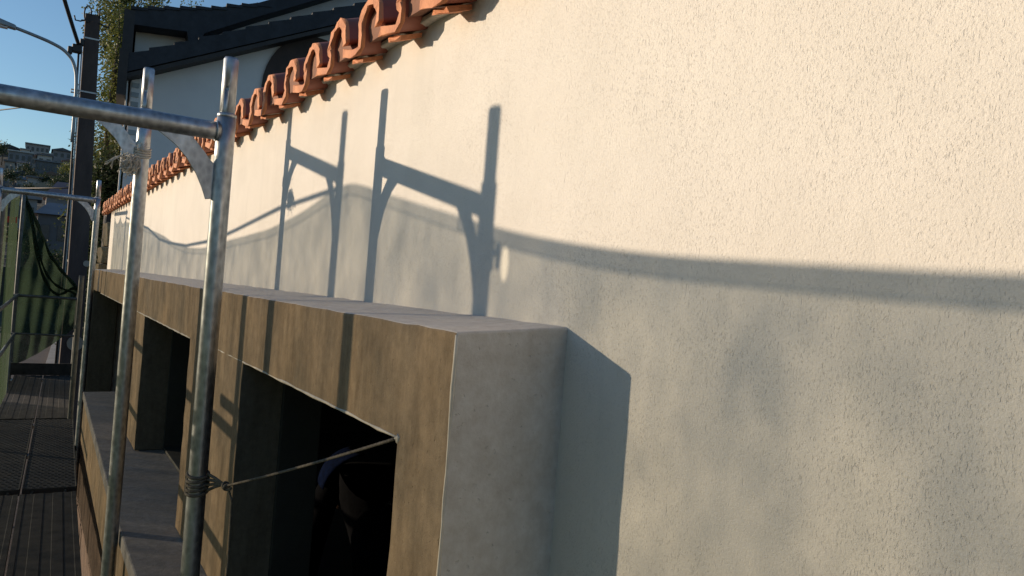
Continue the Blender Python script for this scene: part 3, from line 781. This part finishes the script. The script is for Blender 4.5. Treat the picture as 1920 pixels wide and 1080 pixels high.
# ------------------------------------------------------------------ white house behind
K = 1.148; HY = 15.5
hs = thing('white_house', (3.5, HY, G), 'white house with dark tiled gable roof behind the red tile eave', 'house')
def hp(x, z): return (x * K, z * K)
def hv(x, z): return (x * K * .974, z * K * .974)
wallp = [(1.135, G / K), (7.5, G / K), (7.5, 5.9), (1.135, 2.93)]
poly = [hp(*p) for p in wallp]
obj('wall', prism_xz(B(), poly, HY, HY + 7), 'white_wall', hs)
# lower verge: a sloping band of overlapping dark tiles, each tile a step
vr = obj('verge_board', prism_xz(B(), [hv(1.06, 2.96), hv(7.9, 6.15), hv(7.9, 6.22), hv(1.06, 3.03)], HY - .38, HY + 7.2), 'dark_trim', hs)
n = 19
for i in range(n):
    a = 1.03 + i * .36; z0 = 3.055 + (a - 1.03) * .466
    pts = [(a, z0 - .02), (a + .40, z0 + .168), (a + .40, z0 + .43), (a, z0 + .29 - (.0 if i else .0))]
    obj('verge_tile', prism_xz(B(), [hv(*p) for p in pts], HY - .40 - .004 * (i % 2), HY + 7.2), 'dark_roof', vr)
obj('fascia_end', box(B(), 1.03 * K - .09, 1.08 * K, HY - .42, HY + 7.2, 2.62 * K, 3.33 * K), 'dark_trim', hs)
# upper storey, set back
uy = HY + 1.2; KU = K * ((uy - .5) / HY)
def hu(x, z): return (x * KU, z * KU)
obj('upper_wall', prism_xz(B(), [hu(1.10, 2.6), hu(6.8, 2.6), hu(6.8, 6.6), hu(3.7, 4.9), hu(2.02, 4.02), hu(1.10, 3.95)], uy, uy + 5), 'white_wall', hs)
ur = obj('upper_roof', prism_xz(B(), [hu(1.07, 3.83), hu(1.84, 3.89), hu(1.88, 3.72), hu(2.06, 3.74), hu(2.10, 3.92), hu(2.94, 4.40), hu(3.65, 4.79), hu(6.9, 6.62), hu(6.9, 6.85), hu(4.3, 5.35), hu(3.6, 5.0), hu(2.92, 4.63), hu(2.3, 4.40), hu(1.7, 4.225), hu(1.07, 4.06)], uy - .5, uy + 5.2), 'dark_roof', hs)
for i in range(9):
    a = 1.0 + i * .235; z = 4.075 + .235 * i * (.245 if i < 6 else .27)
    obj('ridge_tile', prism_xz(B(), [hu(a, z - .02), hu(a + .25, z + .015), hu(a + .25, z + .055), hu(a, z + .035)], uy - .52, uy + 5), 'dark_roof', ur)
obj('upper_end_board', box(B(), 1.0 * KU - .1, 1.07 * KU, uy - .5, uy + 5.2, 3.2 * KU, 4.05 * KU), 'dark_trim', hs)
obj('drain_pipe', sweep(B(), [(1.085 * K, HY - .06, 3.05 * K), (1.085 * K + .01, HY - .06, 2.5 * K), (1.09 * K, HY - .06, 1.0 * K), (1.09 * K, HY - .06, G)], .016, 8), 'band', hs)
lv = obj('louvre', box(B(), 1.15 * K, 1.275 * K, HY - .03, HY + .01, 1.9 * K, 2.97 * K), 'white_wall', hs)
for i in range(7):
    z = (1.93 + i * .15) * K; obj('slat', box(B(), 1.16 * K, 1.265 * K, HY - .045, HY - .031, z, z + .075 * K), 'lamp', lv)
# arched opening as a slab, its dark inside put into the brown (its top shows over the tiles)
bm = B(); pts = [(3.12 + .88 - .88 * math.cos(a), 3.25 + 1.0 * math.sin(a)) for a in [math.pi * i / 18 for i in range(19)]]
pts = [(3.12, 1.0)] + pts + [(4.88, 1.0)]
ar = obj('arched_opening', prism_xz(B(), [hp(*p) for p in pts], HY - .05, HY + .02), 'brown_dark', hs)

hs.rotation_euler.z = math.radians(-5.0)

# rough stone gatepost and blocks just past the wall end
sp = thing('stone_pillar', (.95, 10.9, G), 'rough sunlit stone pillar just past the far end of the cream wall', 'pillar')
rnd = random.Random(3); z = G
while z < .50:
    h = rnd.uniform(.16, .34); h = min(h, .52 - z + .02)
    x0 = .775 + rnd.uniform(-.02, .02); bm = box(B(), x0 + (0 if z > .12 else -.05), 1.3, 10.65 + rnd.uniform(-.03, .03), 11.3, z, z + h - .012)
    bmesh.ops.subdivide_edges(bm, edges=bm.edges, cuts=2, use_grid_fill=True)
    for v in bm.verts: v.co += Vector((rnd.uniform(-.013, .013), rnd.uniform(-.013, .013), rnd.uniform(-.006, .006)))
    obj('stone', bm, 'stone', sp, bevel=.01); z += h
bm = box(B(), .80, 1.34, 11.4, 11.9, G, .66); obj('dark_gate', bm, 'brown_dark', label='dark gate leaf behind the stone pillar under the last tiles', cat='gate')

# ------------------------------------------------------------------ trees
def leaf_cloud(pts, size, seed):
    rnd = random.Random(seed); V = []; Fc = []
    for c, s in pts:
        d = Vector((rnd.gauss(0, 1), rnd.gauss(0, 1), rnd.gauss(0, 1))).normalized(); u = d.orthogonal().normalized(); v = d.cross(u)
        a = size * rnd.uniform(.6, 1.3) * s; k = len(V)
        V += [c - u * a, c + v * a * .55, c + u * a, c - v * a * .55]; Fc.append((k, k + 1, k + 2, k + 3))
    me = bpy.data.meshes.new('crown'); me.from_pydata([tuple(p) for p in V], [], Fc); return me
def poplar(base, top_z, rx, label, seed, n=9000, leaf='leaf', low=.12, size=.075):
    rnd = random.Random(seed); t = thing('tree', base, label, 'tree', 'trees beyond the scaffold'); b = Vector(base); H = top_z - b.z
    P = [b + Vector((math.sin(i * .9 + seed) * .06, math.cos(i) * .05, H * .93 * i / 8)) for i in range(9)]
    tr = obj('trunk', sweep(B(), P, [.17 * (1 - i / 9) + .015 for i in range(9)], 8), 'bark', t)
    pts = []
    for k in range(46):
        h = low + (1 - low) * (k + rnd.random()) / 46
        env = rx * (math.sin(math.pi * min(1, (h - low) / (1 - low) * .86 + .13)) ** .7) * rnd.uniform(.6, 1.08)
        a = rnd.uniform(0, 6.28); s = b + Vector((0, 0, H * (h - .07))); e = b + Vector((math.cos(a) * env, math.sin(a) * env, H * h + .12 * env))
        if k % 3 == 0: obj('limb', sweep(B(), [s, s.lerp(e, .5) + Vector((0, 0, -.05)), e], [.035, .022, .008], 5), 'bark', tr)
        for _ in range(n // 46):
            u = rnd.random() ** .6; c = s.lerp(e, u); sp_ = .10 + .22 * u * rx
            g_ = lambda: max(-1.7, min(1.7, rnd.gauss(0, 1))) * sp_
            pts.append((c + Vector((g_(), g_(), g_() * 1.1)), 1))
    cr = obj('crown', leaf_cloud(pts, size, seed), leaf, t)
    return t
poplar((1.65, 22.5, G), 8.6, .85, 'tall slender poplar with sunlit yellow green leaves behind the dark pole', 11, 42000, size=.038)
poplar((1.42, 21.0, G), 6.35, .26, 'thin leaning poplar shoot beside the pole, lower than the tall poplar', 12, 7000, size=.035)
poplar((2.45, 24.0, G), 8.2, .55, 'poplar whose top shows above the left end of the dark roof', 13, 14000, size=.04)
poplar((1.35, 18.6, G), 2.3, .62, 'dark bushy tree low behind the far end of the tile eave', 14, 16000, 'leaf_dark', .30, size=.045)
poplar((4.3, 30.0, G), 9.75, .45, 'small tree top just visible above the dark roof ridge', 15, 6000, size=.045)

# ------------------------------------------------------------------ hillside town
def wmat(name, c): 
    if name not in M: M[name] = plain(name, tuple(v * .5 for v in c), tuple(v * .72 for v in c), .5, .9, 0, 0)
    return name
def hhouse(x0, x1, y, z1, label, wc, rc, style='flat', depth=8, base=None, nw=(3, 2), rise=None):
    base = ground_z(y) - 2.0 if base is None else base
    t = thing('hillside_house', ((x0 + x1) / 2, y, base), label, 'house', 'houses on the far hillside')
    H = z1 - (ground_z(y) if base is None else base)
    rise = rise if rise is not None else (x1 - x0) * .18
    wz = z1 if style == 'flat' else z1 - rise
    obj('wall', box(B(), x0, x1, y, y + depth, base, wz), wmat('wall_%d_%d_%d' % tuple(int(c * 100) for c in wc), wc), t)
    rm = wmat('roof_%d_%d_%d' % tuple(int(c * 100) for c in rc), rc)
    if style == 'flat': obj('roof', box(B(), x0 - .25, x1 + .25, y - .5, y + depth + .3, wz + .01, wz + .32), rm, t)
    elif style == 'gable': obj('roof', prism_xz(B(), [(x0 - .4, wz - .1), (x1 + .4, wz - .1), (x1 + .4, wz + .08), ((x0 + x1) / 2, z1), (x0 - .4, wz + .08)], y - .5, y + depth + .4), rm, t)
    else:
        bm = B(); hexa(bm, [(x0 - .3, y - .5, wz + .01), (x1 + .3, y - .5, wz + .01), (x1 + .3, y + depth, wz + .01), (x0 - .3, y + depth, wz + .01)], [(x0 + .3 * (x1 - x0) * .5, y + depth * .5, z1), (x1 - .1 * (x1 - x0), y + depth * .5, z1), (x1 - .1 * (x1 - x0), y + depth * .55, z1), (x0 + .3 * (x1 - x0) * .5, y + depth * .55, z1)]); obj('roof', bm, rm, t)
    vis = min(wz - base, 6.0)
    for r in range(nw[1]):
        for c in range(nw[0]):
            ww = (x1 - x0) / nw[0]; cx = x0 + ww * (c + .5); cz = wz - 1.5 - r * 2.8
            if cz - .7 < base: continue
            obj('window', box(B(), cx - min(.5, ww * .25), cx + min(.5, ww * .25), y - .06, y + .02, cz - .65, cz + .6), 'pane', t)
    return t
GR = (.30, .31, .33); DK = (.10, .10, .11)
hhouse(-4.0, 2.7, 300, 37.5, 'flat-roofed pale block on the crest of the hill', (.42, .40, .40), (.24, .25, .27), 'flat', 12, nw=(5, 2))
hhouse(3.7, 9.2, 300, 37.7, 'gabled house on the crest right of the flat-roofed block', (.34, .32, .33), (.14, .15, .17), 'gable', 10, nw=(3, 2))
hhouse(-12.5, -5.2, 310, 37.6, 'dark low gabled house on the crest at the left edge', (.16, .16, .18), (.07, .08, .09), 'gable', 10, nw=(3, 1))
hhouse(-7.3, -1.6, 255, 29.2, 'broad house with white roof edge below the crest', (.30, .31, .33), (.75, .75, .72), 'flat', 9, nw=(4, 2))
hhouse(-.45, 3.1, 250, 28.6, 'narrow house with sunlit side wall below the gabled crest house', (.60, .58, .56), (.20, .20, .22), 'flat', 9, nw=(2, 2))
hhouse(3.2, 6.6, 262, 28.0, 'house with bright pale balcony posts under the gabled crest house', (.45, .44, .43), (.28, .22, .20), 'gable', 8, nw=(3, 2), rise=.8)
hhouse(-.7, 6.0, 228, 24.6, 'long dark terrace house halfway down the hill', (.17, .18, .20), (.26, .27, .30), 'flat', 8, nw=(6, 2))
hhouse(-6.2, -4.45, 200, 20.5, 'tall narrow grey house with sunlit left edge', (.46, .43, .40), (.2, .2, .21), 'flat', 7, nw=(2, 2))
hhouse(-4.3, -1.2, 205, 19.4, 'grey house with dark roof right of the tall narrow one', (.22, .22, .24), (.08, .085, .1), 'gable', 7, nw=(3, 1), rise=.8)
hhouse(-3.4, -.6, 178, 16.1, 'pale low house in the middle of the slope', (.42, .41, .42), (.13, .135, .15), 'hip', 7, nw=(3, 1), rise=1.0)
hhouse(-.55, 3.4, 150, 12.9, 'beige-roofed cottage above the pinkish roof', (.24, .21, .18), (.38, .32, .24), 'gable', 6, nw=(3, 1), rise=1.0)
hhouse(1.1, 8.5, 112, 10.2, 'house with wide pinkish tiled roof beside the pole', (.30, .27, .27), (.36, .23, .23), 'hip', 9, nw=(5, 1), rise=2.3)
hhouse(-1.7, .15, 92, 6.55, 'small pale shed above the crossbar of the third frame', (.36, .36, .38), (.30, .30, .33), 'gable', 5, nw=(2, 1), rise=.5)
hhouse(.25, 5.0, 76, 5.0, 'grey garage with low roof at the foot of the hill', (.17, .16, .17), (.28, .26, .28), 'hip', 6, nw=(4, 1), rise=1.2)
hhouse(-3.6, -1.75, 98, 7.3, 'dark house at the left edge at the foot of the hill', (.12, .12, .13), (.10, .10, .11), 'flat', 6, nw=(2, 1))
hhouse(-5.0, -2.6, 285, 33.6, 'small pale cube house tucked under the flat-roofed crest block', (.62, .60, .58), (.4, .4, .4), 'flat', 6, nw=(2, 1))
hhouse(-2.2, .2, 280, 32.0, 'small house with reddish roof under the crest block', (.40, .37, .35), (.30, .17, .13), 'gable', 6, nw=(2, 1), rise=.7)
hhouse(.6, 3.2, 278, 32.4, 'small grey house with pale parapet below the gabled crest house', (.30, .31, .34), (.6, .6, .6), 'flat', 6, nw=(2, 2))
hhouse(6.2, 9.0, 272, 31.0, 'small cream house on the slope close beside the pole', (.55, .50, .44), (.26, .16, .13), 'gable', 6, nw=(2, 1), rise=.7)
hhouse(-4.6, -2.3, 232, 24.6, 'low white bungalow left of the long dark terrace', (.66, .64, .62), (.16, .16, .18), 'hip', 6, nw=(2, 1), rise=.7)
hhouse(1.3, 3.6, 190, 18.6, 'small brown-roofed cottage below the long dark terrace', (.32, .30, .29), (.22, .15, .12), 'gable', 5, nw=(2, 1), rise=.7)
hhouse(-1.5, .7, 165, 14.6, 'tiny pale outbuilding above the beige-roofed cottage', (.50, .48, .47), (.2, .2, .21), 'flat', 5, nw=(2, 1))
rw = obj('retaining_wall', box(B(), -9, 9, 52, 52.5, G, -.6), 'hill', label='dark retaining wall across the street at the foot of the hill', cat='wall')
tm = []
rnd = random.Random(9)
def round_tree(x, y, h, r, label, seed, n=900, leaf='leaf_dark'):
    z0 = ground_z(y) - .3; t = thing('tree', (x, y, z0), label, 'tree', 'trees on the hillside'); rr = random.Random(seed)
    obj('trunk', sweep(B(), [(x, y, z0), (x + .1, y, z0 + h * .5), (x, y, z0 + h * .8)], [.16, .12, .05], 6), 'bark', t); pts = []
    for k in range(14):
        a = rr.uniform(0, 6.28); el = rr.uniform(-.4, 1.2); c = Vector((x, y, z0 + h * .68)) + Vector((math.cos(a) * math.cos(el), math.sin(a) * math.cos(el), math.sin(el) * 1.05)) * r * rr.uniform(.35, .75)
        for _ in range(n // 14): pts.append((c + Vector((rr.gauss(0, r * .24), rr.gauss(0, r * .24), rr.gauss(0, r * .22))), 1))
    obj('crown', leaf_cloud(pts, r * .085, seed), leaf, t)
TR = [(5.6, 190, 7.5, 2.2, 'green tree beside the pole on the slope', 'leaf'), (4.6, 170, 5.0, 1.8, 'darker tree below the green one by the pole', 'leaf_dark'), (-2.6, 222, 5, 2.1, 'dark round tree between the white-edged house and the terrace', 'leaf_dark'),
      (-.9, 195, 4.2, 1.7, 'dark tree left of the long terrace', 'leaf_dark'), (1.2, 165, 4.0, 1.6, 'dark tree above the beige cottage', 'leaf_dark'), (2.8, 140, 4.6, 1.5, 'dark tree behind the pinkish roof', 'leaf_dark'),
      (-3.2, 140, 5.0, 1.5, 'dark tree below the tall narrow house', 'leaf_dark'), (-1.1, 120, 3.6, 1.2, 'dark tree above the pale shed', 'leaf_dark'), (-9.5, 280, 6, 3, 'dark tree on the crest at the left edge', 'leaf_dark'),
      (.2, 66, 2.6, 1.1, 'dark shrub in front of the grey garage', 'leaf_dark'), (1.6, 62, 2.2, 1.0, 'dark shrub at the foot of the pole beyond the street', 'leaf_dark'), (-1.2, 70, 2.6, 1.2, 'dark shrub below the pale shed', 'leaf_dark')]
for i, (x, y, h, r, l, lf) in enumerate(TR): round_tree(x, y, h, r, l, 60 + i, 900, lf)

# ------------------------------------------------------------------ person stooping inside the near window
pr = thing('person', (1.12, 2.85, -1.95), 'person in a dark shirt with blue print stooping inside the nearest window opening', 'person')
def skin_body(name, V, E, mat, par, sub=2):
    me = bpy.data.meshes.new(name); me.from_pydata([v[0] for v in V], E, [])
    o = bpy.data.objects.new(name, me); COL.objects.link(o); o.parent = par; o.matrix_parent_inverse = Matrix.Translation(-world_loc(par))
    s = o.modifiers.new('skin', 'SKIN'); s.use_smooth_shade = True
    lay_ = me.skin_vertices[0].data if me.skin_vertices else None
    if lay_ is None:
        bmx = B(); bmx.from_mesh(me); bmx.verts.layers.skin.verify(); bmx.to_mesh(me); bmx.free(); lay_ = me.skin_vertices[0].data
    for i, v in enumerate(V):
        r = v[1]; lay_[i].radius = (r, r) if not hasattr(r, '__len__') else r
        lay_[i].use_root = (i == 0)
    d = o.modifiers.new('sub', 'SUBSURF'); d.levels = sub; d.render_levels = sub
    me.materials.append(M[mat]); return o
px, py = 1.28, 2.70
V = [((px, py, -1.08), (.15, .13)), ((px, py + .16, -.97), (.15, .12)), ((px, py + .33, -.87), (.17, .12)), ((px, py + .46, -.83), (.13, .10)), ((px, py + .55, -.84), .055), ((px, py + .60, -.87), .06),
     ((px - .17, py + .40, -.88), .06), ((px - .21, py + .42, -1.15), .048), ((px - .17, py + .56, -1.36), .038), ((px - .16, py + .60, -1.42), .034),
     ((px + .17, py + .40, -.88), .06), ((px + .21, py + .44, -1.15), .048), ((px + .16, py + .58, -1.36), .038), ((px + .15, py + .62, -1.42), .034),
     ((px - .10, py - .01, -1.18), .095), ((px - .11, py + .08, -1.52), .065), ((px - .11, py + .0, -1.88), .045), ((px - .11, py + .14, -1.92), .035),
     ((px + .10, py - .01, -1.18), .095), ((px + .11, py + .08, -1.52), .065), ((px + .11, py + .0, -1.88), .045), ((px + .11, py + .14, -1.92), .035)]
E_ = [(0, 1), (1, 2), (2, 3), (3, 4), (4, 5), (3, 6), (6, 7), (7, 8), (8, 9), (3, 10), (10, 11), (11, 12), (12, 13), (0, 14), (14, 15), (15, 16), (16, 17), (0, 18), (18, 19), (19, 20), (20, 21)]
skin_body('body', V, E_, 'black_cloth', pr)
bm = B(); bmesh.ops.create_uvsphere(bm, u_segments=24, v_segments=18, radius=1)
hc = Vector((px, py + .68, -.93))
for v in bm.verts:
    c = v.co.copy(); c = Vector((c.x * .078, c.y * .098, c.z * .115))
    if c.y > .05 and abs(c.x) < .02 and -.03 < c.z < .02: c.y += .022
    if c.y > .05 and .015 < abs(c.x) < .05 and 0 < c.z < .03: c.y -= .008
    if abs(c.x) > .072 and abs(c.y) < .025 and abs(c.z) < .03: c.x *= 1.15
    c = Matrix.Rotation(math.radians(-50), 3, 'X') @ c
    v.co = hc + c
hd = obj('head', bm, 'skin', pr, smooth=True)
bm = B(); bmesh.ops.create_uvsphere(bm, u_segments=24, v_segments=18, radius=1)
bmesh.ops.delete(bm, geom=[v for v in bm.verts if v.co.z < -.1 + .6 * max(0, v.co.y)], context='VERTS')
for v in bm.verts: v.co = hc + Matrix.Rotation(math.radians(-50), 3, 'X') @ Vector((v.co.x * .084, v.co.y * .104 - .004, v.co.z * .12 + .002))
obj('hair', bm, 'hair', hd, smooth=True)
for s in (-1, 1):
    w0 = Vector((px + s * .16, py + .61, -1.43))
    skin_body('hand', [((w0.x, w0.y, w0.z), .028), ((w0.x, w0.y + .03, w0.z - .06), .034)] , [(0, 1)], 'skin', pr, 1)
    for f in range(5):
        dx = (-.03 + f * .016) * s; l = (.05, .075, .085, .078, .06)[f]
        a = w0 + Vector((dx, .03, -.06)); skin_body('finger', [(tuple(a), .009), (tuple(a + Vector((dx * .3, .012, -l * .55))), .0085), (tuple(a + Vector((dx * .3, .0, -l))), .007)], [(0, 1), (1, 2)], 'skin', pr, 1)
# blue print patch wrapped over the near shoulder
bm = B(); Gd = []
for i in range(9):
    row = []
    for j in range(9):
        u, v = i / 8, j / 8; a = math.radians(100 + 75 * u)
        c = Vector((px, py + .34 + .20 * v, -.865 + .01 * v)); r1, r2 = .205 - .05 * v * v, .150 - .02 * v
        row.append(bm.verts.new(c + Vector((math.cos(a) * r1, 0, math.sin(a) * r2))))
    Gd.append(row)
for a, b in zip(Gd, Gd[1:]):
    for j in range(8): bm.faces.new((a[j], a[j + 1], b[j + 1], b[j])).smooth = True
pt = obj('shirt_print', bm, 'blue_cloth', pr); sm = pt.modifiers.new('thick', 'SOLIDIFY'); sm.thickness = .004
